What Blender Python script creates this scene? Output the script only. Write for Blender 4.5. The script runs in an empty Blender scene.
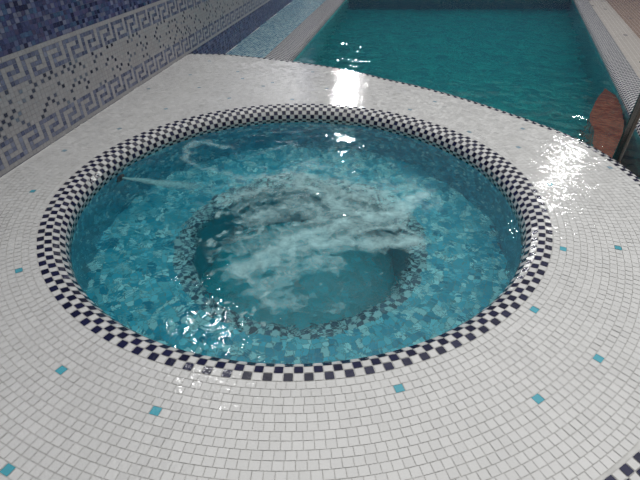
import bpy, math, random
import numpy as np
from mathutils import noise, Vector

random.seed(7); rng = np.random.default_rng(7)
scene = bpy.context.scene
COL = scene.collection
PI = math.pi

# ------------------------------------------------------------------ camera
F, PITCH, ROLL, CAM_H = 450.0, math.radians(36.05), math.radians(-0.54), 1.0
cam_data = bpy.data.cameras.new('camera')
cam_data.sensor_width = 36.0
cam_data.lens = F / 640.0 * 36.0
cam_data.clip_end = 200
cam = bpy.data.objects.new('camera', cam_data)
COL.objects.link(cam)
cam.location = (0, 0, CAM_H)
from mathutils import Matrix
cam.matrix_world = Matrix.Translation((0, 0, CAM_H)) @ Matrix.Rotation(PI/2 - PITCH, 4, 'X') @ Matrix.Rotation(-ROLL, 4, 'Z')
scene.camera = cam

def ground(x, y, z=0.0):
    """world point on the level z that the photograph shows at pixel x, y"""
    u, w = x - 320.0, y - 240.0
    cr, sr = math.cos(ROLL), math.sin(ROLL)
    X, Y = cr*u + sr*w, -sr*u + cr*w
    c, s = math.cos(PITCH), math.sin(PITCH)
    r = (X/F, c - Y/F*s, -s - Y/F*c)
    t = (z - CAM_H) / r[2]
    return (r[0]*t, r[1]*t)

# ------------------------------------------------------------------ helpers
def setp(o, label=None, cat=None, group=None, kind=None):
    if label: o['label'] = label
    if cat: o['category'] = cat
    if group: o['group'] = group
    if kind: o['kind'] = kind
    return o

def empty(name, loc):
    o = bpy.data.objects.new(name, None)
    COL.objects.link(o); o.location = loc; o.empty_display_size = 0.1
    return o

def link(name, me, parent=None):
    o = bpy.data.objects.new(name, me)
    COL.objects.link(o)
    if parent is not None:
        o.parent = parent
        o.matrix_parent_inverse = Matrix.Translation(-Vector(parent.location))
    return o

class MB:
    """collects vertices, faces, a colour per face, a material slot per face"""
    def __init__(s): s.v = []; s.f = []; s.c = []; s.m = []; s.sm = []
    def face(s, pts, col=(1, 1, 1), m=0, smooth=False):
        n = len(s.v); s.v.extend([tuple(p) for p in pts])
        s.f.append(tuple(range(n, n+len(pts)))); s.c.append(col); s.m.append(m); s.sm.append(smooth)
    def grid(s, rows, col=(1, 1, 1), m=0, closed=False, smooth=True):
        n = len(s.v); k = len(rows[0])
        for r in rows: s.v.extend([tuple(p) for p in r])
        for i in range(len(rows)-1):
            for j in range(k if closed else k-1):
                j2 = (j+1) % k
                s.f.append((n+i*k+j, n+i*k+j2, n+(i+1)*k+j2, n+(i+1)*k+j))
                s.c.append(col); s.m.append(m); s.sm.append(smooth)
    def build(s, name, mats, parent=None):
        me = bpy.data.meshes.new(name)
        me.from_pydata(s.v, [], s.f)
        a = me.color_attributes.new('tint', 'FLOAT_COLOR', 'CORNER')
        buf = np.empty((len(me.loops), 4), np.float32); k = 0
        for f, c in zip(s.f, s.c):
            buf[k:k+len(f), :3] = c; buf[k:k+len(f), 3] = 1; k += len(f)
        a.data.foreach_set('color', buf.ravel())
        me.polygons.foreach_set('material_index', s.m)
        me.polygons.foreach_set('use_smooth', s.sm)
        for m in mats: me.materials.append(m)
        me.update()
        return link(name, me, parent)

def srgb(r, g, b):
    f = lambda c: (c/12.92 if c <= 0.04045 else ((c+0.055)/1.055)**2.4)
    return (f(r/255), f(g/255), f(b/255))

def vary(c, amt):
    k = 1 + rng.uniform(-amt, amt)
    return (c[0]*k, c[1]*k, c[2]*k)

# ------------------------------------------------------------------ materials
def new_mat(name):
    m = bpy.data.materials.new(name); m.use_nodes = True
    nt = m.node_tree; nt.nodes.clear()
    out = nt.nodes.new('ShaderNodeOutputMaterial')
    return m, nt, out

def N(nt, kind, **kw):
    n = nt.nodes.new(kind)
    for k, v in kw.items():
        if k.startswith('i_'): n.inputs[k[2:].replace('_', ' ')].default_value = v
        else: setattr(n, k, v)
    return n

def tile_mat(name, rough=0.12, bump=0.25, dirt=0.12, spec=0.5):
    """glazed tile: colour from the tint of each laid tile, faint cloudiness, uneven glaze"""
    m, nt, out = new_mat(name)
    att = N(nt, 'ShaderNodeAttribute', attribute_name='tint')
    tc = N(nt, 'ShaderNodeTexCoord')
    nz = N(nt, 'ShaderNodeTexNoise'); nz.inputs['Scale'].default_value = 3.0; nz.inputs['Detail'].default_value = 3
    nt.links.new(tc.outputs['Object'], nz.inputs['Vector'])
    mr = N(nt, 'ShaderNodeMapRange'); mr.inputs['To Min'].default_value = 1 - dirt; mr.inputs['To Max'].default_value = 1 + dirt*0.3
    nt.links.new(nz.outputs['Fac'], mr.inputs['Value'])
    mx = N(nt, 'ShaderNodeMix', data_type='RGBA', blend_type='MULTIPLY'); mx.inputs[0].default_value = 1
    nt.links.new(att.outputs['Color'], mx.inputs[6]); nt.links.new(mr.outputs['Result'], mx.inputs[7])
    b = N(nt, 'ShaderNodeBsdfPrincipled')
    b.inputs['Roughness'].default_value = rough
    b.inputs['Specular IOR Level'].default_value = spec
    n2 = N(nt, 'ShaderNodeTexNoise'); n2.inputs['Scale'].default_value = 70.0; n2.inputs['Detail'].default_value = 2
    nt.links.new(tc.outputs['Object'], n2.inputs['Vector'])
    bp = N(nt, 'ShaderNodeBump'); bp.inputs['Strength'].default_value = bump; bp.inputs['Distance'].default_value = 0.0035
    nt.links.new(n2.outputs['Fac'], bp.inputs['Height'])
    nt.links.new(bp.outputs['Normal'], b.inputs['Normal'])
    nt.links.new(mx.outputs[2], b.inputs['Base Color'])
    nt.links.new(b.outputs['BSDF'], out.inputs['Surface'])
    return m

def plain_mat(name, col, rough=0.5, metal=0.0, nscale=8.0, amt=0.15):
    m, nt, out = new_mat(name)
    tc = N(nt, 'ShaderNodeTexCoord')
    nz = N(nt, 'ShaderNodeTexNoise'); nz.inputs['Scale'].default_value = nscale; nz.inputs['Detail'].default_value = 4
    nt.links.new(tc.outputs['Object'], nz.inputs['Vector'])
    rp = N(nt, 'ShaderNodeValToRGB')
    rp.color_ramp.elements[0].position = 0.3; rp.color_ramp.elements[1].position = 0.7
    rp.color_ramp.elements[0].color = tuple(c*(1-amt) for c in col)+(1,)
    rp.color_ramp.elements[1].color = tuple(min(1, c*(1+amt)) for c in col)+(1,)
    nt.links.new(nz.outputs['Fac'], rp.inputs['Fac'])
    b = N(nt, 'ShaderNodeBsdfPrincipled'); b.inputs['Roughness'].default_value = rough; b.inputs['Metallic'].default_value = metal
    nt.links.new(rp.outputs['Color'], b.inputs['Base Color'])
    nt.links.new(b.outputs['BSDF'], out.inputs['Surface'])
    return m

def mosaic_mat(name, cols, pitch=(0.026, 0.026), grout=(0.5, 0.5, 0.5), gw=0.06, rough=0.2, axes='XY', rot=0.0):
    """flat surface laid with small square tiles of mixed colours (procedural)"""
    m, nt, out = new_mat(name)
    tc = N(nt, 'ShaderNodeTexCoord')
    mp = N(nt, 'ShaderNodeMapping', vector_type='TEXTURE')
    mp.inputs['Rotation'].default_value = (0, 0, rot)
    nt.links.new(tc.outputs['Object'], mp.inputs['Vector'])
    sx = N(nt, 'ShaderNodeSeparateXYZ'); nt.links.new(mp.outputs['Vector'], sx.inputs[0])
    fl = []; fr = []
    for k, ax in enumerate(axes):
        d = N(nt, 'ShaderNodeMath', operation='DIVIDE'); d.inputs[1].default_value = pitch[k]
        nt.links.new(sx.outputs[ax], d.inputs[0])
        a = N(nt, 'ShaderNodeMath', operation='FLOOR'); nt.links.new(d.outputs[0], a.inputs[0]); fl.append(a)
        b = N(nt, 'ShaderNodeMath', operation='FRACT'); nt.links.new(d.outputs[0], b.inputs[0])
        pp = N(nt, 'ShaderNodeMath', operation='PINGPONG'); pp.inputs[1].default_value = 0.5
        nt.links.new(b.outputs[0], pp.inputs[0]); fr.append(pp)
    cb = N(nt, 'ShaderNodeCombineXYZ')
    nt.links.new(fl[0].outputs[0], cb.inputs[0]); nt.links.new(fl[1].outputs[0], cb.inputs[1])
    wn = N(nt, 'ShaderNodeTexWhiteNoise', noise_dimensions='3D'); nt.links.new(cb.outputs[0], wn.inputs['Vector'])
    rp = N(nt, 'ShaderNodeValToRGB'); rp.color_ramp.interpolation = 'CONSTANT'
    el = rp.color_ramp.elements
    while len(el) < len(cols): el.new(0.5)
    acc = 0
    tot = sum(w for _, w in cols)
    for e, (c, w) in zip(el, cols):
        e.position = acc/tot; e.color = tuple(c)+(1,); acc += w
    nt.links.new(wn.outputs['Value'], rp.inputs['Fac'])
    mn = N(nt, 'ShaderNodeMath', operation='MINIMUM'); nt.links.new(fr[0].outputs[0], mn.inputs[0]); nt.links.new(fr[1].outputs[0], mn.inputs[1])
    lt = N(nt, 'ShaderNodeMath', operation='LESS_THAN'); lt.inputs[1].default_value = gw; nt.links.new(mn.outputs[0], lt.inputs[0])
    mx = N(nt, 'ShaderNodeMix', data_type='RGBA'); mx.inputs[7].default_value = tuple(grout)+(1,)
    nt.links.new(lt.outputs[0], mx.inputs[0]); nt.links.new(rp.outputs['Color'], mx.inputs[6])
    b = N(nt, 'ShaderNodeBsdfPrincipled'); b.inputs['Roughness'].default_value = rough
    nt.links.new(mx.outputs[2], b.inputs['Base Color'])
    nt.links.new(b.outputs['BSDF'], out.inputs['Surface'])
    return m

def water_mat(name, tint, bump, scale):
    m, nt, out = new_mat(name)
    tc = N(nt, 'ShaderNodeTexCoord')
    n1 = N(nt, 'ShaderNodeTexNoise'); n1.inputs['Scale'].default_value = scale; n1.inputs['Detail'].default_value = 3
    n1.inputs['Distortion'].default_value = 0.6
    nt.links.new(tc.outputs['Object'], n1.inputs['Vector'])
    bp = N(nt, 'ShaderNodeBump'); bp.inputs['Strength'].default_value = bump; bp.inputs['Distance'].default_value = 0.02
    nt.links.new(n1.outputs['Fac'], bp.inputs['Height'])
    b = N(nt, 'ShaderNodeBsdfPrincipled')
    b.inputs['Base Color'].default_value = tuple(tint)+(1,)
    b.inputs['Roughness'].default_value = 0.02
    b.inputs['IOR'].default_value = 1.33
    b.inputs['Transmission Weight'].default_value = 1.0
    nt.links.new(bp.outputs['Normal'], b.inputs['Normal'])
    nt.links.new(b.outputs['BSDF'], out.inputs['Surface'])
    return m

WHITE = (0.74, 0.735, 0.72)
NAVY = srgb(28, 30, 62)
TEAL = srgb(70, 165, 180)
M_tile = tile_mat('glazed_white_mosaic', rough=0.10, bump=0.3)
M_rim = tile_mat('glazed_checker_mosaic', rough=0.15, bump=0.3)
M_wall = tile_mat('wall_mosaic', rough=0.35, bump=0.2)
M_pooltile = tile_mat('submerged_mosaic', rough=0.3, bump=0.1)
M_grout = plain_mat('pale_grout', (0.64, 0.635, 0.615), 0.8, 0, 30, 0.1)
M_bluegrout = plain_mat('blue_grout', srgb(112, 172, 182), 0.8, 0, 30, 0.1)
M_steel = plain_mat('dull_steel', (0.16, 0.15, 0.14), 0.25, 0.9, 5, 0.3)
M_jet = plain_mat('dark_plastic', (0.03, 0.04, 0.05), 0.4, 0, 20, 0.2)

# ------------------------------------------------------------------ layout
CX, CY = -0.095, 1.805            # centre of the hot tub
R_RIM = 1.066                     # outer edge of its chequered rim
WATER_Z = -0.07
PW, PT = 0.0235, 0.0262           # mosaic pitch: across the rings, along the rings
WA = math.radians(8.2)            # the side wall
WD = (math.sin(WA), math.cos(WA)) # along it
WN = (math.cos(WA), -math.sin(WA))# out of it, towards the tub
WL = 1.729
LEDGE_Z = -0.22
POOL_Z = -0.285

def wallpt(s, p, z):
    """s along the side wall, p out from it"""
    return (-WL*WN[0] + WD[0]*s + WN[0]*p, -WL*WN[1] + WD[1]*s + WN[1]*p, z)

# deck outline, polar about the tub centre
OUT = [(-180, 1.60), (-130, 1.60), (-100, 1.56), (-70, 1.50), (-57, 1.50), (-30, 1.525), (0, 1.555), (12, 1.572), (22, 1.565), (30, 1.547), (38, 1.54),
       (49, 1.562), (60, 1.615), (71, 1.695), (77.5, 1.79), (84.4, 1.895), (94, 2.055), (102.4, 2.235), (109, 2.40), (115, 2.51), (124, 2.66)]
def r_out(deg):
    k = 0
    while k < len(OUT)-2 and deg > OUT[k+1][0]: k += 1
    # catmull-rom
    p1, p2 = OUT[k], OUT[k+1]; p0 = OUT[max(0, k-1)]; p3 = OUT[min(len(OUT)-1, k+2)]
    t = (deg-p1[0])/(p2[0]-p1[0])
    m1 = (p2[1]-p0[1])/(p2[0]-p0[0])*(p2[0]-p1[0]); m2 = (p3[1]-p1[1])/(p3[0]-p1[0])*(p2[0]-p1[0])
    t2, t3 = t*t, t*t*t
    return (2*t3-3*t2+1)*p1[1] + (t3-2*t2+t)*m1 + (-2*t3+3*t2)*p2[1] + (t3-t2)*m2

def wall_perp(x, y):
    return x*WN[0] + y*WN[1] + WL

def deck_limit(deg):
    """distance from tub centre to the deck's edge or to the side wall"""
    a = math.radians(deg)
    dx, dy = math.cos(a), math.sin(a)
    lim = r_out(deg) if -180 <= deg <= 124 else 9
    den = dx*WN[0] + dy*WN[1]
    if den < -1e-6:
        lim = min(lim, -wall_perp(CX, CY)/den)
    return lim

# ------------------------------------------------------------------ tile laying
def tile_quad(mb, p00, p10, p11, p01, col, gap=0.07, tilt=0.0, m=0):
    """one tile inside the cell p00..p11, shrunk by the grout joint and slightly tilted"""
    P = [np.array(p, float) for p in (p00, p10, p11, p01)]
    c = sum(P)/4
    Q = [c + (p-c)*(1-gap*2) for p in P]
    if tilt:
        n = np.cross(P[1]-P[0], P[3]-P[0]); n /= (np.linalg.norm(n)+1e-12)
        a, b = rng.normal(0, tilt, 2)
        s = [(-1, -1), (1, -1), (1, 1), (-1, 1)]
        Q = [q + n*(a*u*0.012 + b*v*0.012) for q, (u, v) in zip(Q, s)]
    mb.face(Q, col, m)

def revolve_tiles(mb, prof, nper, colfn, gap=0.07, tilt=0.01, off=0.0):
    """prof: list of (r, z) ring lines; nper(i) tiles in ring i"""
    for i in range(len(prof)-1):
        (r0, z0), (r1, z1) = prof[i], prof[i+1]
        n = nper(i)
        ph = off if np.isscalar(off) else off(i)
        for j in range(n):
            a0, a1 = 2*PI*(j+ph)/n, 2*PI*(j+1+ph)/n
            q = [(CX+r*math.cos(a), CY+r*math.sin(a), z) for r, z, a in ((r0, z0, a0), (r0, z0, a1), (r1, z1, a1), (r1, z1, a0))]
            tile_quad(mb, q[0], q[1], q[2], q[3], colfn(i, j), gap, tilt)

def revolve_base(mb, prof, m, n=180, drop=0.002, col=(1, 1, 1)):
    """grout bed just behind the tiles"""
    rows = []
    for k, (r, z) in enumerate(prof):
        p0 = prof[max(0, k-1)]; p1 = prof[min(len(prof)-1, k+1)]
        tx, tz = p1[0]-p0[0], p1[1]-p0[1]; L = math.hypot(tx, tz)+1e-9
        nx, nz = tz/L, -tx/L            # behind the face
        rr, zz = r-nx*-drop, z-abs(nz)*drop if abs(nz) > 0.5 else z+nz*drop
        rr = r + abs(nx)*drop
        rows.append([(CX+rr*math.cos(2*PI*j/n), CY+rr*math.sin(2*PI*j/n), zz) for j in range(n)])
    mb.grid(rows, col, m, closed=True)

# ================================================================== hot tub deck
mb = MB()
accents = [(19,278),(65,374),(160,411),(405,384),(545,397),(598,350),(538,304),(565,243),(615,242),(19,474),(34,197),
           (62,156),(120,132),(165,112),(147,92),(188,77),(195,90),(206,63),(236,73),(238,80),(260,87),(270,83),(226,100),(290,100),(311,72),(323,88),
           (432,99),(467,128),(519,124),(516,143),(607,161),(406,108),(551,180)]
acc_xy = [ground(x, y) for x, y in accents]
tiles = []
i = 0
r0 = R_RIM + 0.001
while r0 < 2.75:
    r1 = r0 + PW
    n = int(round(2*PI*(r0+r1)/2/PT)); ph = rng.uniform(0, 1)
    for j in range(n):
        a0, a1 = 2*PI*(j+ph)/n, 2*PI*(j+1+ph)/n
        am = (a0+a1)/2; d = math.degrees(am)
        d = (d+180) % 360 - 180
        dd = d if d <= 124 else d-360
        if d > 124 or d < -180: lim = min(deck_limit(d), 2.75) if d > 124 else 0
        else: lim = deck_limit(d)
        if d > 124: # towards the wall, beyond the far corner
            lim = deck_limit(d)
        if r1 > lim + 0.004: continue
        xm, ym = CX+(r0+r1)/2*math.cos(am), CY+(r0+r1)/2*math.sin(am)
        tiles.append((r0, r1, a0, a1, xm, ym))
    r0 = r1; i += 1
TX = np.array([(t[4], t[5]) for t in tiles])
acc_ids = set()
for (x, y) in acc_xy:
    k = int(np.argmin(np.hypot(TX[:, 0]-x, TX[:, 1]-y))); acc_ids.add(k)
for k, (r0, r1, a0, a1, xm, ym) in enumerate(tiles):
    q = [(CX+r*math.cos(a), CY+r*math.sin(a), 0) for r, a in ((r0, a0), (r1, a0), (r1, a1), (r0, a1))]
    col = vary(srgb(88, 175, 192) if ym < 1.9 else srgb(150, 175, 188), 0.08) if k in acc_ids else vary(WHITE, 0.035)
    tile_quad(mb, *q, col, 0.038, 0.022)
# grout bed
rows_i, rows_o = [], []
for k in range(361):
    d = -180 + k
    lim = deck_limit(d)
    a = math.radians(d)
    rows_i.append((CX+(R_RIM-0.01)*math.cos(a), CY+(R_RIM-0.01)*math.sin(a), -0.0025))
    rows_o.append((CX+lim*math.cos(a), CY+lim*math.sin(a), -0.0025))
mb.grid([rows_i, rows_o], (1, 1, 1), 1, smooth=False)
deck = mb.build('floor', [M_tile, M_grout])
setp(deck, kind='structure', label='raised white mosaic deck with scattered teal tiles around the hot tub', cat='floor')

# chequered edge of the deck, rounded over, with a skirt below it
mb = MB()
edge = []
d = -118.0
while d <= 118:
    a = math.radians(d); r = r_out(d); edge.append((CX+r*math.cos(a), CY+r*math.sin(a))); d += 0.25
edge = np.array(edge)
seg = np.hypot(*(edge[1:]-edge[:-1]).T); cum = np.r_[0, np.cumsum(seg)]
nt_ = int(cum[-1]/PT)//2*2
ss = np.linspace(0, cum[-1], nt_+1)
ex = np.interp(ss, cum, edge[:, 0]); ey = np.interp(ss, cum, edge[:, 1])
tx, ty = np.gradient(ex), np.gradient(ey); ln = np.hypot(tx, ty); nx, ny = ty/ln, -tx/ln
RB = 0.05
prof = [(0.0, 0.0), (PW, 0.0)]
for k in range(1, 5):
    t = k/4*PI/2; prof.append((PW+RB*math.sin(t), -RB+RB*math.cos(t)))
for k in range(1, 3): prof.append((PW+RB, -RB-PW*k))
for i in range(len(prof)-1):
    (o0, z0), (o1, z1) = prof[i], prof[i+1]
    for j in range(nt_):
        q = [(ex[jj]+nx[jj]*o, ey[jj]+ny[jj]*o, z) for o, z, jj in ((o0, z0, j), (o1, z1, j), (o1, z1, j+1), (o0, z0, j+1))]
        tile_quad(mb, *q, vary(NAVY, .3) if (i+j) % 2 == 0 else vary(WHITE, .04), 0.06, 0.008)
rows = [[(ex[j]+nx[j]*(o-0.003), ey[j]+ny[j]*(o-0.003), z-0.003) for j in range(nt_+1)] for o, z in prof]
mb.grid(rows, (1, 1, 1), 1)
mb.build('checkered_edge', [M_rim, M_grout], deck)
M_skirt = mosaic_mat('skirt_mosaic', [(srgb(70, 150, 165), 1), (srgb(110, 185, 195), 1), (srgb(40, 110, 140), 1)], grout=srgb(120, 150, 155), axes='YZ')
mb = MB()
o = PW+RB-0.002
rows = [[(ex[j]+nx[j]*o, ey[j]+ny[j]*o, z) for j in range(0, nt_+1, 2)] for z in (-RB-2*PW, -1.55)]
mb.grid(rows)
mb.build('deck_skirt', [M_skirt], deck)

# ================================================================== hot tub
tub = empty('hot_tub', (CX, CY, -0.95))
setp(tub, 'round sunken hot tub with navy and white checkered mosaic rim', 'hot tub')
NR = 240
RBT = 0.066
RP = 0.026
prof = [(R_RIM, 0.0), (R_RIM-RP, 0.0)]
for k in range(1, 5):
    t = k/4*PI/2; prof.append((R_RIM-RP-RBT*math.sin(t), -RBT+RBT*math.cos(t)))
R_IN = prof[-1][0]
for k in range(1, 3): prof.append((R_IN, -RBT-RP*k))
ZR = prof[-1][1]
mb = MB()
revolve_tiles(mb, prof, lambda i: NR, lambda i, j: vary(NAVY, .3) if (i+j) % 2 == 0 else vary(WHITE, .05), 0.055, 0.012)
revolve_base(mb, prof, 1, drop=0.003)
mb.build('checkered_rim', [M_rim, M_grout], tub)

BENCH_Z, FOOT_Z, R_FOOT = -0.50, -0.95, 0.53
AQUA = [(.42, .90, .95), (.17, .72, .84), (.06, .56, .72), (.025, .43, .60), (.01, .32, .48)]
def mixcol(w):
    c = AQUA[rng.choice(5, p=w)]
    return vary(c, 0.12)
# basin wall
nrow = int((ZR-BENCH_Z)/0.024)
prof = [(R_IN, ZR-(ZR-BENCH_Z)*k/nrow) for k in range(nrow+1)]
mb = MB()
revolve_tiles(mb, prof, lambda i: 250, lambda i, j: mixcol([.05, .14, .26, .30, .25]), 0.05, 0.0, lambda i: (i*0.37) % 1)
revolve_base(mb, prof, 1, drop=0.003)
mb.build('basin_wall', [M_pooltile, M_bluegrout], tub)
# bench
nrow = int((R_IN-R_FOOT-0.08)/0.026)
prof = [(R_IN-(R_IN-R_FOOT-0.08)*k/nrow, BENCH_Z) for k in range(nrow+1)]
mb = MB()
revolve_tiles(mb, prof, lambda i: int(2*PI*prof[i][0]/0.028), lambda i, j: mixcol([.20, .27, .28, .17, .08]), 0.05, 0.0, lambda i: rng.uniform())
revolve_base(mb, prof, 1, drop=0.003)
mb.build('bench_seat', [M_pooltile, M_bluegrout], tub)
# chequered nosing of the bench
rb = prof[-1][0]
prof = [(rb, BENCH_Z), (rb-.03, BENCH_Z)]
for k in range(1, 4):
    t = k/3*PI/2; prof.append((rb-.03-0.06*math.sin(t), BENCH_Z-0.06+0.06*math.cos(t)))
prof.append((prof[-1][0], BENCH_Z-0.09))
mb = MB()
revolve_tiles(mb, prof, lambda i: 120, lambda i, j: (vary((.05, .16, .23), .3) if (i+j) % 2 == 0 else vary((.38, .72, .76), .1)) if i < 4 else vary((.02, .38, .44), .2), 0.05, 0.0)
revolve_base(mb, prof, 1, drop=0.003)
mb.build('bench_nosing', [M_pooltile, M_bluegrout], tub)
# footwell
rf = prof[-1][0]; zf = prof[-1][1]
prof = [(rf, zf-(zf-FOOT_Z)*k/14) for k in range(15)]
prof += [(rf*(1-k/19), FOOT_Z) for k in range(1, 19)]
mb = MB()
revolve_tiles(mb, prof, lambda i: max(8, int(2*PI*max(prof[i][0], prof[i+1][0])/0.03)), lambda i, j: vary((.0, .44, .54), .22), 0.04, 0.0, lambda i: rng.uniform())
revolve_base(mb, prof, 1, drop=0.003)
mb.face([(CX+rf/19*2*math.cos(a), CY+rf/19*2*math.sin(a), FOOT_Z-0.003) for a in np.linspace(0, 2*PI, 25)[:-1]], (1, 1, 1), 1)
mb.build('footwell', [M_pooltile, M_bluegrout], tub)
# jet nozzles set in the basin wall
def nozzle(deg, z):
    a = math.radians(deg)
    c = np.array((CX+R_IN*math.cos(a), CY+R_IN*math.sin(a), z))
    ax = np.array((-math.cos(a), -math.sin(a), 0)); u = np.array((-math.sin(a), math.cos(a), 0)); w = np.array((0, 0, 1))
    mb = MB()
    pr = [(0.034, 0.0), (0.034, 0.006), (0.028, 0.010), (0.020, 0.010), (0.015, 0.004), (0.013, 0.016), (0.007, 0.016), (0.006, 0.002), (0.0005, 0.002)]
    mb.grid([[tuple(c+ax*d+(u*math.cos(t)+w*math.sin(t))*r) for t in np.linspace(0, 2*PI, 21)[:-1]] for r, d in pr], closed=True)
    return mb.build('jet_nozzle', [M_jet], tub)

def az_of(x, y, z):
    """azimuth of the basin wall point below pixel"""
    g = ground(x, y, z); return math.degrees(math.atan2(g[1]-CY, g[0]-CX))
JA = az_of(121, 186, -0.14)
nozzle(JA, -0.17)

# ------------------------------------------------------------------ hot tub water
M_water = water_mat('tub_water', (0.70, 0.985, 1.0), 0.25, 15)
def wave(x, y, amp):
    v = Vector((x, y, 0))
    h = noise.noise(v*5 + Vector((0, 0, 3.1)))*1.0 + noise.noise(v*11 + Vector((5, 1, 7.7)))*0.6 + noise.noise(v*22 + Vector((2, 9, 1.3)))*0.22
    return h*amp
mb = MB()
rows = []
RW = R_IN + 0.001
nr, na = 95, 300
for i in range(nr+1):
    r = RW*i/nr + 1e-4
    row = []
    for j in range(na):
        a = 2*PI*j/na; x, y = CX+r*math.cos(a), CY+r*math.sin(a)
        amp = 0.0045 + 0.007*math.exp(-((x-CX-0.02)**2+(y-CY-0.05)**2)/0.35**2)
        if r > RW-0.05: amp *= 0.35 + 0.65*(RW-r)/0.05
        row.append((x, y, WATER_Z + wave(x, y, amp)))
    rows.append(row)
mb.grid(rows, closed=True)
mb.f = [tuple(reversed(f)) for f in mb.f]
w = mb.build('hot_tub_water', [M_water])
# normals up
me = w.data
if me.polygons[na*10].normal.z < 0: me.flip_normals()
setp(w, 'churning turquoise water filling the round hot tub', 'water')

# ------------------------------------------------------------------ foam on the tub water
strokes = [  # pixel path, width in px, strength
 ([(222,150),(205,143),(190,147),(182,155),(187,166),(203,173),(230,177),(262,178)], 5, .55),
 ([(222,150),(238,156),(243,164)], 4, .3),
 ([(262,178),(300,176),(335,182),(370,192),(400,190),(425,186)], 7, .45),
 ([(225,207),(245,195),(275,189),(305,192),(340,206)], 4, .55),
 ([(232,216),(262,203),(295,200),(330,210),(360,214)], 3.5, .5),
 ([(285,172),(315,190),(345,210),(372,214),(405,205),(418,196)], 8, .6),
 ([(262,262),(290,240),(325,228),(365,222),(400,212),(418,195)], 14, .75),
 ([(238,272),(275,262),(315,250),(355,243),(395,241),(413,240)], 12, .8),
 ([(285,240),(320,236),(350,230)], 16, .75),
 ([(300,212),(340,218),(380,222)], 9, .55),
 ([(413,240),(408,232),(400,226),(412,210),(424,190)], 5, .6),
 ([(250,292),(280,276),(310,266),(335,258)], 9, .55),
 ([(225,262),(240,275),(255,290),(275,302),(300,312)], 7, .5),
 ([(330,266),(334,282),(345,288)], 3, .45),
 ([(240,240),(258,232),(285,218)], 7, .5),
 ([(265,310),(290,318),(325,316),(345,305)], 5, .3),
 ([(335,128),(345,160),(350,195)], 30, .30),
 ([(300,150),(290,170)], 16, .2),
 ([(390,150),(400,175)], 18, .15),
 ([(413,240),(435,240),(450,238)], 3, .3),
 ([(245,250),(320,226),(405,204)], 34, .46),
 ([(300,165),(360,188),(410,185)], 26, .42),
 ([(225,185),(290,180)], 14, .3),
 ([(232,200),(300,186),(370,200),(420,200)], 22, .62),
 ([(255,222),(300,206),(345,205)], 20, .62),
 ([(240,225),(262,214),(300,206),(335,212)], 3.5, .8),
 ([(262,178),(300,184),(340,200),(375,216)], 4, .9),
 ([(300,176),(335,188),(372,208),(400,214)], 4, .9),
 ([(330,178),(365,190),(395,204)], 5, .7),
 ([(290,225),(330,215),(375,214)], 5, .8),
 ([(280,256),(320,240),(365,231),(405,222)], 5, .9),
 ([(255,285),(300,300),(340,300)], 16, .3),
]
spots = []
sr = random.Random(3)
for _ in range(60):
    x, y = sr.uniform(195, 275), sr.uniform(212, 330)
    spots.append((x, y, sr.uniform(1.0, 3.2), sr.uniform(.4, .8)))
for _ in range(30):
    x, y = sr.uniform(260, 400), sr.uniform(262, 325)
    spots.append((x, y, sr.uniform(1.0, 3.0), sr.uniform(.2, .5)))
step = 0.011
gx = np.arange(CX-0.97, CX+0.971, step); gy = np.arange(CY-0.97, CY+0.971, step)
GX, GY = np.meshgrid(gx, gy)
wx = np.zeros_like(GX); wy = np.zeros_like(GX)
for i in range(GX.shape[0]):
    for j in range(GX.shape[1]):
        v = Vector((GX[i, j]*9, GY[i, j]*9, 0.7))
        wx[i, j] = noise.noise(v)*0.045+noise.noise(v*2.7)*.022; wy[i, j] = noise.noise(v+Vector((31, 7, 2)))*0.045+noise.noise(v*2.7+Vector((3, 17, 2)))*.022
QX, QY = GX+wx, GY+wy
DEN = np.zeros_like(GX)
def pxm(x, y):
    a = ground(x, y, WATER_Z); b = ground(x+1, y, WATER_Z); return math.hypot(a[0]-b[0], a[1]-b[1])
for path, wpx, st in strokes:
    P = [ground(x, y, WATER_Z) for x, y in path]
    dmin = np.full_like(GX, 9.0)
    for (x0, y0), (x1, y1) in zip(P[:-1], P[1:]):
        dx, dy = x1-x0, y1-y0
        t = np.clip(((QX-x0)*dx+(QY-y0)*dy)/(dx*dx+dy*dy+1e-9), 0, 1)
        dmin = np.minimum(dmin, np.hypot(QX-x0-t*dx, QY-y0-t*dy))
    wm = wpx*pxm(*path[len(path)//2])
    g_ = .78*st*(.65*np.exp(-(dmin/wm)**2)+.22*np.exp(-dmin/wm/1.2)); DEN = np.maximum(DEN, g_) + 0.22*g_
for x, y, rp_, st in spots:
    p = ground(x, y, WATER_Z); wm = rp_*pxm(x, y)*1.3
    d2 = ((GX-p[0]+wx*.3)/wm)**2 + ((GY-p[1]+wy*.3)/wm)**2
    DEN = np.maximum(DEN, st*np.exp(-d2**2))
DEN[np.hypot(GX-CX, GY-CY) > R_IN-0.03] = 0
me = bpy.data.meshes.new('hot_tub_foam')
idx = -np.ones(GX.shape, int); V = []; VD = []; FA = []
for i in range(GX.shape[0]-1):
    for j in range(GX.shape[1]-1):
        cs = ((i, j), (i, j+1), (i+1, j+1), (i+1, j))
        if max(DEN[c] for c in cs) < 0.03: continue
        f = []
        for c in cs:
            if idx[c] < 0:
                x, y = GX[c], GY[c]
                amp = 0.0045 + 0.007*math.exp(-((x-CX-0.02)**2+(y-CY-0.05)**2)/0.35**2)
                idx[c] = len(V); V.append((x, y, WATER_Z + 0.004 + wave(x, y, amp))); VD.append(DEN[c])
            f.append(int(idx[c]))
        FA.append(f)
me.from_pydata(V, [], FA)
at = me.attributes.new('foam_amount', 'FLOAT', 'POINT'); at.data.foreach_set('value', np.array(VD, np.float32))
me.polygons.foreach_set('use_smooth', [True]*len(FA)); me.update()
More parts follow.
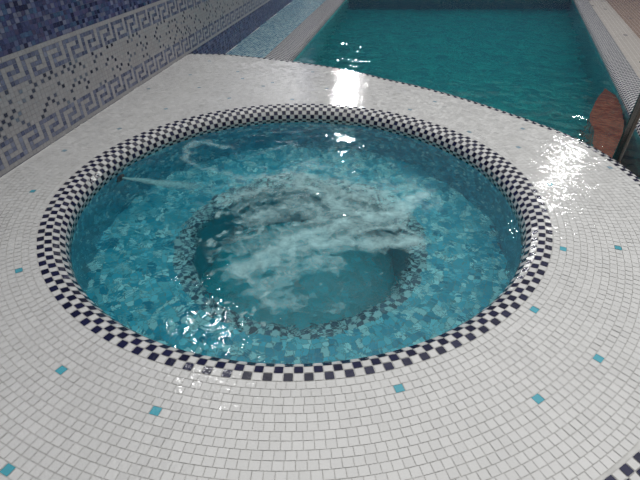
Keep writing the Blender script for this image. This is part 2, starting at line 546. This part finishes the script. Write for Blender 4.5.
def foam_mat(name, dens_name, fine, col=(0.46, 0.72, 0.74)):
    m, nt, out = new_mat(name)
    att = N(nt, 'ShaderNodeAttribute', attribute_name=dens_name)
    tc = N(nt, 'ShaderNodeTexCoord')
    n1 = N(nt, 'ShaderNodeTexNoise'); n1.inputs['Scale'].default_value = fine; n1.inputs['Detail'].default_value = 6; n1.inputs['Roughness'].default_value = .7
    n1.inputs['Distortion'].default_value = 1.2
    nt.links.new(tc.outputs['Object'], n1.inputs['Vector'])
    # alpha: the amount of foam, eaten into by two sizes of noise
    n2 = N(nt, 'ShaderNodeTexNoise'); n2.inputs['Scale'].default_value = fine*.38; n2.inputs['Detail'].default_value = 3; n2.inputs['Distortion'].default_value = 1.5
    nt.links.new(tc.outputs['Object'], n2.inputs['Vector'])
    av = N(nt, 'ShaderNodeMath', operation='ADD'); nt.links.new(n1.outputs['Fac'], av.inputs[0]); nt.links.new(n2.outputs['Fac'], av.inputs[1])
    mr = N(nt, 'ShaderNodeMapRange'); mr.inputs['From Min'].default_value = .75; mr.inputs['From Max'].default_value = 1.25
    mr.inputs['To Min'].default_value = -0.55; mr.inputs['To Max'].default_value = 0.06
    nt.links.new(av.outputs[0], mr.inputs['Value'])
    m2 = N(nt, 'ShaderNodeMath', operation='MULTIPLY_ADD'); m2.inputs[1].default_value = 1.35
    nt.links.new(att.outputs['Fac'], m2.inputs[0]); nt.links.new(mr.outputs['Result'], m2.inputs[2])
    m3 = N(nt, 'ShaderNodeMath', operation='MINIMUM'); m4 = N(nt, 'ShaderNodeMath', operation='MULTIPLY'); m4.inputs[1].default_value = 3
    nt.links.new(att.outputs['Fac'], m4.inputs[0]); nt.links.new(m4.outputs[0], m3.inputs[0]); nt.links.new(m2.outputs[0], m3.inputs[1])
    mu = N(nt, 'ShaderNodeMath', operation='MULTIPLY', use_clamp=True); mu.inputs[1].default_value = .76
    nt.links.new(m3.outputs[0], mu.inputs[0])
    d = N(nt, 'ShaderNodeBsdfDiffuse'); d.inputs['Color'].default_value = tuple(col)+(1,)
    t = N(nt, 'ShaderNodeBsdfTransparent')
    mx = N(nt, 'ShaderNodeMixShader')
    nt.links.new(mu.outputs[0], mx.inputs[0]); nt.links.new(t.outputs[0], mx.inputs[1]); nt.links.new(d.outputs[0], mx.inputs[2])
    nt.links.new(mx.outputs[0], out.inputs['Surface'])
    return m
M_foam = foam_mat('foam', 'foam_amount', 28)
me.materials.append(M_foam)
fo = link('hot_tub_foam', me)
setp(fo, 'pale swirling foam floating on the middle of the hot tub water', 'foam', kind='stuff')

# stream of bubbles blown in by the left jet, just under the surface
a = math.radians(JA)
j0 = np.array((CX+(R_IN-0.02)*math.cos(a), CY+(R_IN-0.02)*math.sin(a), -0.165))
tg = ground(225, 196, WATER_Z-0.03); j1 = np.array((tg[0], tg[1], -0.10))
dirv = j1-j0; Ls = np.linalg.norm(dirv); dirv /= Ls
sd = np.cross(dirv, (0, 0, 1)); sd /= np.linalg.norm(sd)
V = []; VD = []; FA = []
ns, nw = 40, 13
for i in range(ns+1):
    t = i/ns; hw = 0.012 + 0.09*t
    for k in range(nw):
        u = k/(nw-1)*2-1
        p = j0 + dirv*Ls*t + sd*hw*u + np.array((0, 0, 0.012*(1-u*u)))
        V.append(tuple(p)); VD.append(max(0, (1-u*u)**1.5*(1.3*(1-t)**.6)))
for i in range(ns):
    for k in range(nw-1):
        b = i*nw+k; FA.append((b, b+1, b+nw+1, b+nw))
me = bpy.data.meshes.new('bubble_jet'); me.from_pydata(V, [], FA)
at = me.attributes.new('foam_amount', 'FLOAT', 'POINT'); at.data.foreach_set('value', np.array(VD, np.float32))
me.polygons.foreach_set('use_smooth', [True]*len(FA)); me.materials.append(foam_mat('bubbles', 'foam_amount', 60)); me.update()
bj = link('bubble_jet', me)
setp(bj, 'thin white jet of bubbles shooting from the left side of the hot tub', 'bubbles', kind='stuff')

# ================================================================== side wall
WP_S, WP_Z = 0.0275, 0.022
S0, S1 = -1.2, 12.0
GREY = srgb(182, 180, 182)
KEYC = [srgb(112, 120, 148), srgb(126, 132, 158), srgb(92, 100, 132), srgb(140, 146, 168)]
BLUES = [srgb(66, 72, 116), srgb(82, 88, 134), srgb(104, 112, 150), srgb(44, 48, 88), srgb(128, 132, 158), srgb(92, 88, 128), srgb(78, 104, 142)]
DOTC = [srgb(70, 78, 100), srgb(96, 104, 126), srgb(54, 60, 84), srgb(130, 142, 158)]
KEY = ["XXXXX.", "X...X.", "X.XXX.", "X.X...", "X.XXXX"]
ncol = int((S1-S0)/WP_S)
mb = MB()
row_lo, row_hi = -10, 52
def keycell(row_from_top, c, sh):
    return KEY[row_from_top][(c-sh) % 6] == 'X'
c_ref = int(round((0.148-S0)/WP_S))
for rz in range(row_lo, row_hi):
    z0 = rz*WP_Z; z1 = z0+WP_Z
    smax = ncol
    for c in range(ncol):
        s0 = S0+c*WP_S
        if rz >= 30 and s0 > 3.5: continue
        if s0 > 7.5 and rz > 12: continue
        if rz < 0: col = vary(BLUES[rng.integers(0, 7)], .2)
        elif rz == 0: col = vary(GREY, .04)
        elif 1 <= rz <= 5: col = vary(KEYC[rng.integers(0, 4)], .15) if keycell(5-rz, c, c_ref) else vary(GREY, .05)
        elif 6 <= rz <= 14:
            dot = (c+rz) % 2 == 0 and rng.uniform() < .36
            col = vary(DOTC[rng.integers(0, 4)], .2) if dot else vary(GREY, .05)
        elif 15 <= rz <= 19: col = vary(KEYC[rng.integers(0, 4)], .15) if keycell(19-rz, c, c_ref+1) else vary(GREY, .05)
        elif rz == 20: col = vary(GREY, .04)
        else: col = vary(BLUES[rng.integers(0, 7)], .25)
        g = 0.13 if 6 <= rz <= 14 and dot else 0.045
        a, b = s0+WP_S*g, s0+WP_S*(1-g)
        zz0, zz1 = z0+WP_Z*g, z1-WP_Z*g
        mb.face([wallpt(a, 0, zz0), wallpt(b, 0, zz0), wallpt(b, 0, zz1), wallpt(a, 0, zz1)], col, 0)
for za, zb, mi in ((-1.6, row_lo*WP_Z, 1), (row_lo*WP_Z, 21*WP_Z, 2), (21*WP_Z, 2.9, 1)):
    mb.face([wallpt(S0, -.002, za), wallpt(S1, -.002, za), wallpt(S1, -.002, zb), wallpt(S0, -.002, zb)], (1, 1, 1), mi)
M_wgrout = mosaic_mat('wall_plaster_tiles', [(srgb(84, 100, 150), 1), (srgb(100, 112, 160), 1), (srgb(70, 84, 136), 1)], grout=srgb(130, 132, 150), axes='YZ', rough=.4)
M_wallgrout = plain_mat('wall_grout', srgb(170, 169, 173), .8, 0, 30, .1)
wl = mb.build('wall_left', [M_wall, M_wgrout, M_wallgrout])
setp(wl, kind='structure', label='side wall of blue and grey mosaic with two meander bands', cat='wall')

# ================================================================== swimming pool
pool = empty('swimming_pool', (1.5, 6.0, -1.5))
setp(pool, 'rectangular swimming pool with mosaic edges beyond the raised deck', 'swimming pool')
# left inner edge (parallel-ish to the wall) and right inner edge
def line(p, q): return np.array(p), (np.array(q)-np.array(p))/np.linalg.norm(np.array(q)-np.array(p))
LP, LDIR = np.array(wallpt(0, 0.592, 0)[:2]), np.array((math.sin(WA+math.radians(1.6)), math.cos(WA+math.radians(1.6))))
rp0, rp1 = np.array((2.34, 3.24)), np.array((4.27, 8.40))
RDIR = (rp1-rp0)/np.linalg.norm(rp1-rp0)
def Lpt(s, o, z):   # o: away from the pool (towards wall)
    p = LP + LDIR*s + np.array((-LDIR[1], LDIR[0]))*o; return (p[0], p[1], z)
def Rpt(s, o, z):   # o: away from the pool (to the right)
    p = rp0 + RDIR*s + np.array((RDIR[1], -RDIR[0]))*o; return (p[0], p[1], z)
FAR, FARR = 9.5, 6.8
PFLOOR = -1.45
def coping(pt, s0, s1, width, name, parent, flip):
    mb = MB(); RC = 0.055
    pr = [(width, LEDGE_Z)]
    nfl = max(1, int((width-RC)/PW))
    pr = [(RC+(width-RC)*(1-k/nfl), LEDGE_Z) for k in range(nfl+1)]
    for k in range(1, 5):
        t = k/4*PI/2; pr.append((RC-RC*math.sin(t), LEDGE_Z-RC+RC*math.cos(t)))
    n = int((s1-s0)/PT)
    for i in range(len(pr)-1):
        (o0, z0), (o1, z1) = pr[i], pr[i+1]
        for j in range(n):
            a, b = s0+j*PT, s0+(j+1)*PT
            q = [pt(a, o0, z0), pt(b, o0, z0), pt(b, o1, z1), pt(a, o1, z1)]
            tile_quad(mb, *q, vary(NAVY, .3) if (i+j) % 2 == 0 else vary(WHITE, .05), 0.06, 0.0)
    mb.grid([[pt(s, o+0.002, z-0.002) for s in np.linspace(s0, s1, 12)] for o, z in pr], (1, 1, 1), 1)
    return mb.build(name, [M_rim, M_grout], parent)
# pool wall and floor
M_pwall = mosaic_mat('pool_wall_mosaic', [(srgb(60, 150, 160), 1), (srgb(90, 175, 180), 1), (srgb(40, 120, 145), 1)], pitch=(.05, .05), grout=srgb(80, 140, 145), axes='YZ', rough=.3)
M_pfloor = mosaic_mat('pool_floor_mosaic', [(srgb(30, 150, 155), 1), (srgb(45, 170, 172), 1), (srgb(20, 125, 138), 1)], pitch=(.05, .05), grout=srgb(40, 110, 120), axes='XY', rough=.3, rot=.2)
M_lwall_lit = mosaic_mat('left_pool_wall_lit_mosaic', [((.16, .70, .70), 1), ((.26, .80, .80), 1), ((.10, .58, .62), 1)], pitch=(.05, .05), grout=srgb(120, 180, 185), axes='YZ', rough=.3)  # lit look of the left wall painted in as paler tiles
for pt, sa, sb, mt in ((Lpt, 2.95, FAR, M_lwall_lit), (Rpt, -2.4, FARR, M_pwall)):
    mb = MB(); mb.face([pt(sa, 0, LEDGE_Z-.05), pt(sb, 0, LEDGE_Z-.05), pt(sb, 0, PFLOOR), pt(sa, 0, PFLOOR)])
    mb.build('pool_wall', [mt], pool)
mb = MB(); mb.face([Lpt(FAR, 0, LEDGE_Z), Rpt(FARR, 0, LEDGE_Z), Rpt(FARR, 0, PFLOOR), Lpt(FAR, 0, PFLOOR)])
mb.build('pool_wall', [mosaic_mat('far_pool_wall_mosaic', [(srgb(20, 80, 100), 1), (srgb(28, 95, 112), 1)], axes='XZ')], pool)
# the near side of the pool follows the curved deck
def edge_off(deg, o):
    a = math.radians(deg); r = r_out(deg)+o
    return np.array((CX+r*math.cos(a), CY+r*math.sin(a)))
degs = np.arange(-40, 115, 0.25)
EO = 0.055
offL = [abs(float(np.dot(edge_off(d, EO)-LP, (-LDIR[1], LDIR[0])))) for d in degs]
dL = degs[int(np.argmin(offL))]
near = [edge_off(d, EO) for d in np.arange(dL, -35.1, -0.5)]
near += [near[-1]+(np.array(Rpt(-2.38, 0, 0)[:2])-near[-1])*t for t in np.linspace(0, 1, 20)[1:]]
near = np.array(near); ncum = np.r_[0, np.cumsum(np.hypot(*(near[1:]-near[:-1]).T))]
def pool_row(t, n, z):
    fl, fr_ = np.array(Lpt(FAR, 0, 0)[:2]), np.array(Rpt(FARR, 0, 0)[:2])
    row = []
    for k in range(n+1):
        u = k/n; q = np.array((np.interp(u*ncum[-1], ncum, near[:, 0]), np.interp(u*ncum[-1], ncum, near[:, 1])))
        p = q*(1-t) + (fl+(fr_-fl)*u)*t
        row.append((p[0], p[1], z))
    return row
mb = MB(); mb.grid([pool_row(t, 40, PFLOOR) for t in np.linspace(0, 1, 8)])
mb.build('pool_floor', [M_pfloor], pool)
coping(Lpt, 2.95, FAR, 0.28, 'checkered_coping', pool, False)
coping(Rpt, -2.4, FARR, 0.205, 'checkered_coping', pool, True)
# light blue ledge between wall and left coping
mb = MB()
LB = [srgb(150, 190, 200), srgb(120, 168, 185), srgb(175, 205, 212), srgb(96, 145, 170)]
n = int((FAR-2.95)/0.0275)
for j in range(n):
    s = 2.95+j*0.0275
    for k in range(26):
        o0 = 0.28+k*0.0275
        p = Lpt(s+.014, o0+.014, 0)
        if wall_perp(p[0], p[1]) < 0.004: continue
        tile_quad(mb, Lpt(s, o0, LEDGE_Z), Lpt(s+.0275, o0, LEDGE_Z), Lpt(s+.0275, o0+.0275, LEDGE_Z), Lpt(s, o0+.0275, LEDGE_Z), vary(LB[rng.integers(0, 4)], .1), .05, 0)
mb.face([Lpt(2.95, .27, LEDGE_Z-.002), wallpt(2.95, 0, LEDGE_Z-.002), wallpt(FAR, 0, LEDGE_Z-.002), Lpt(FAR, .27, LEDGE_Z-.002)], (1, 1, 1), 1)
mb.build('side_ledge', [M_rim, M_grout], pool)
# red-brown reflection on the water by the handrail, built as a submerged block
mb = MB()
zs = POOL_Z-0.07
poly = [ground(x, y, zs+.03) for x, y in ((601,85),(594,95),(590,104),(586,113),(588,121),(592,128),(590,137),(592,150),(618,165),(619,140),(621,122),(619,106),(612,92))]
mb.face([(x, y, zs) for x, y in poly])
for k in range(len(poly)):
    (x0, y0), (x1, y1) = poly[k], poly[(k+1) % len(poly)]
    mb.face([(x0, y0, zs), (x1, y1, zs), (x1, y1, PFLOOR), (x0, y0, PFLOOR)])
M_brownrefl = mosaic_mat('brown_reflection_mosaic', [(srgb(205, 76, 54), 1), (srgb(185, 66, 46), 1), (srgb(215, 86, 62), 1)], grout=srgb(110, 80, 70))
setp(mb.build('brown_reflection', [M_brownrefl], pool), label='reddish brown reflection in the pool corner, built as a submerged block')
# pool water
M_pwater = water_mat('pool_water', (0.45, 0.98, 0.96), 0.5, 7)
mb = MB()
rows = []
nu, nv = 150, 240
for i in range(nv+1):
    row = []
    for p in pool_row((i/nv)**1.6, nu, 0):
        v = Vector((p[0], p[1], 0))
        h = noise.noise(v*4+Vector((0, 0, 5)))*0.006 + noise.noise(v*11+Vector((0, 0, 9)))*0.0035
        row.append((p[0], p[1], POOL_Z+h))
    rows.append(row)
mb.grid(rows)
pw = mb.build('pool_water', [M_pwater])
if pw.data.polygons[100].normal.z < 0: pw.data.flip_normals()
setp(pw, 'dark teal rippled water filling the swimming pool', 'water')

# ================================================================== paving right of the pool
mb = MB()
WCOL, WCOL_SHADED = srgb(205, 198, 190), srgb(168, 148, 134)  # tan: shade and reflection on the outer white mosaic, put into the tile colour
PEND = 9.0
ns, no = int((PEND+2.4)/0.05), 50
for j in range(ns):
    for k in range(no):
        s, o0 = -2.4+j*0.05, 0.205+k*0.05
        c = WCOL if o0 < 0.50 else WCOL_SHADED
        col = vary(srgb(110, 110, 112), .1) if rng.uniform() < .012 else vary(c, .05)
        tile_quad(mb, Rpt(s, o0, LEDGE_Z), Rpt(s+.05, o0, LEDGE_Z), Rpt(s+.05, o0+.05, LEDGE_Z), Rpt(s, o0+.05, LEDGE_Z), col, .03, 0)
mb.face([Rpt(-2.4, .2, LEDGE_Z-.002), Rpt(PEND, .2, LEDGE_Z-.002), Rpt(PEND, 2.7, LEDGE_Z-.002), Rpt(-2.4, 3, LEDGE_Z-.002)], (1, 1, 1), 1)
pv = mb.build('floor_poolside', [M_rim, M_grout])
setp(pv, kind='structure', label='white mosaic walkway along the right side of the pool, shade painted tan on its outer part', cat='floor')

# far end of the hall: paving behind the pool and the end wall
mb = MB()
A, B = Lpt(FAR, .0, LEDGE_Z), Rpt(FARR, .0, LEDGE_Z)
C2, D2 = Rpt(PEND, .2, LEDGE_Z), wallpt(12.0, 0, LEDGE_Z)
mb.face([A, B, Rpt(FARR, .2, LEDGE_Z), C2, D2, wallpt(FAR, 0, LEDGE_Z)])
M_end = mosaic_mat('end_paving_mosaic', [(srgb(205, 198, 190), 5), (srgb(195, 188, 180), 4), (srgb(120, 140, 150), .2)], pitch=(.05, .05), grout=srgb(175, 170, 165))
setp(mb.build('floor_far', [M_end]), kind='structure', label='pale mosaic paving behind the far end of the pool', cat='floor')
mb = MB()
E0 = wallpt(12.0, 0, 0); E1 = (9.0, E0[1]-.4, 0)
mb.face([(E0[0], E0[1], -.25), (E1[0], E1[1], -.25), (E1[0], E1[1], 2.9), (E0[0], E0[1], 2.9)])
mbn = MB()
ring = [tuple(edge_off(d, EO-.004))+(LEDGE_Z-.003,) for d in range(-116, -34, 3)]
q0, q1 = Rpt(-2.39, 0, LEDGE_Z-.003), Rpt(-2.39, 2.7, LEDGE_Z-.003)
mbn.face([q0]+ring[::-1]+[(-1.9, -.2, LEDGE_Z-.003), (-1.9, -2.5, LEDGE_Z-.003), (3.2, -2.5, LEDGE_Z-.003), q1])
setp(mbn.build('floor_near', [M_end]), kind='structure', label='pale mosaic paving on the near side of the raised deck', cat='floor')
M_endwall = mosaic_mat('end_wall_mosaic', [(srgb(60, 72, 120), 1), (srgb(76, 88, 136), 1), (srgb(48, 58, 104), 1)], pitch=(.05, .05), grout=srgb(110, 115, 135), axes='XZ', rough=.4)
setp(mb.build('wall_far', [M_endwall]), kind='structure', label='blue mosaic end wall far behind the pool', cat='wall')

# ================================================================== handrail
hr = empty('pool_handrail', (1.66, 2.32, LEDGE_Z))
setp(hr, 'dark metal handrail pole standing in the pool corner by the deck edge', 'handrail')
def tube(mb, pts, r, n=14):
    pts = [np.array(p, float) for p in pts]; rows = []
    up = np.array((0.2, 0.9, 0.1))
    for k, p in enumerate(pts):
        t = pts[min(k+1, len(pts)-1)]-pts[max(k-1, 0)]; t /= np.linalg.norm(t)
        a = np.cross(t, up); a /= np.linalg.norm(a); b = np.cross(t, a)
        rows.append([tuple(p+(a*math.cos(q)+b*math.sin(q))*r) for q in np.linspace(0, 2*PI, n+1)[:-1]])
    mb.grid(rows, closed=True)
HB = np.array((1.665, 2.325)); HE = np.array((2.55, 2.05))
mb = MB()
pts = [(HB[0], HB[1], PFLOOR)] + [(HB[0], HB[1], z) for z in np.linspace(-1, .55, 12)]
for k in range(1, 16):
    t = k/15*PI
    m = (HB+HE)/2; hv = (HE-HB)/2
    p = m - hv*math.cos(t); pts.append((p[0], p[1], .55+.38*math.sin(t)))
pts += [(HE[0], HE[1], z) for z in (.4, .2, 0, LEDGE_Z)]
tube(mb, pts, 0.023)
mb.build('rail', [M_steel], hr)
mb = MB()
fl = [(.055, 0), (.055, .008), (.045, .016), (.026, .02)]
mb.grid([[(HE[0]+r*math.cos(q), HE[1]+r*math.sin(q), LEDGE_Z+z) for q in np.linspace(0, 2*PI, 25)[:-1]] for r, z in fl], closed=True)
mb.build('base_flange', [M_steel], hr)

# ================================================================== light
wd = bpy.data.worlds.new('world'); scene.world = wd; wd.use_nodes = True
nt = wd.node_tree; nt.nodes.clear()
out = nt.nodes.new('ShaderNodeOutputWorld'); bg = nt.nodes.new('ShaderNodeBackground')
tc = nt.nodes.new('ShaderNodeTexCoord'); sp = nt.nodes.new('ShaderNodeSeparateXYZ')
nt.links.new(tc.outputs['Generated'], sp.inputs[0])
rp = nt.nodes.new('ShaderNodeValToRGB')
e = rp.color_ramp.elements
e[0].position = 0.0; e[0].color = (0.05, 0.055, 0.06, 1)
e[1].position = 1.0; e[1].color = (1.35, 1.34, 1.31, 1)
x = e.new(0.30); x.color = (0.09, 0.095, 0.10, 1)
x = e.new(0.62); x.color = (0.34, 0.345, 0.35, 1)
x = e.new(0.80); x.color = (0.95, 0.95, 0.94, 1)
nt.links.new(sp.outputs['Z'], rp.inputs['Fac'])
nt.links.new(rp.outputs['Color'], bg.inputs['Color'])
bg.inputs['Strength'].default_value = 1.25
nt.links.new(bg.outputs[0], out.inputs['Surface'])

def reflect_lamp(px, py, z0, height, size, power, name):
    """a ceiling lamp whose mirror image the photograph shows at this spot of the deck or water"""
    g = np.array((*ground(px, py, z0), z0))
    v = g-np.array((0, 0, CAM_H)); v /= np.linalg.norm(v); v[2] = -v[2]
    p = g + v*(height-z0)/v[2]
    ld = bpy.data.lights.new(name, 'AREA'); ld.shape = 'DISK'; ld.size = size; ld.energy = power
    o = bpy.data.objects.new(name, ld); COL.objects.link(o); o.location = p
    o.rotation_euler = (Vector((CX, CY+.3, 0))-Vector(p)).to_track_quat('-Z', 'Y').to_euler()
    print(name, p)
    return o
reflect_lamp(346, 84, 0, 2.3, 0.24, 42, 'far_lamp')
reflect_lamp(562, 165, 0, 3.0, 0.26, 20, 'right_lamp')
reflect_lamp(205, 335, WATER_Z, 3.0, 0.5, 75, 'near_lamp')

scene.view_settings.view_transform = 'Standard'
scene.view_settings.look = 'None'
scene.view_settings.exposure = 0
scene.cycles.use_denoising = True
scene.cycles.sample_clamp_indirect = 4
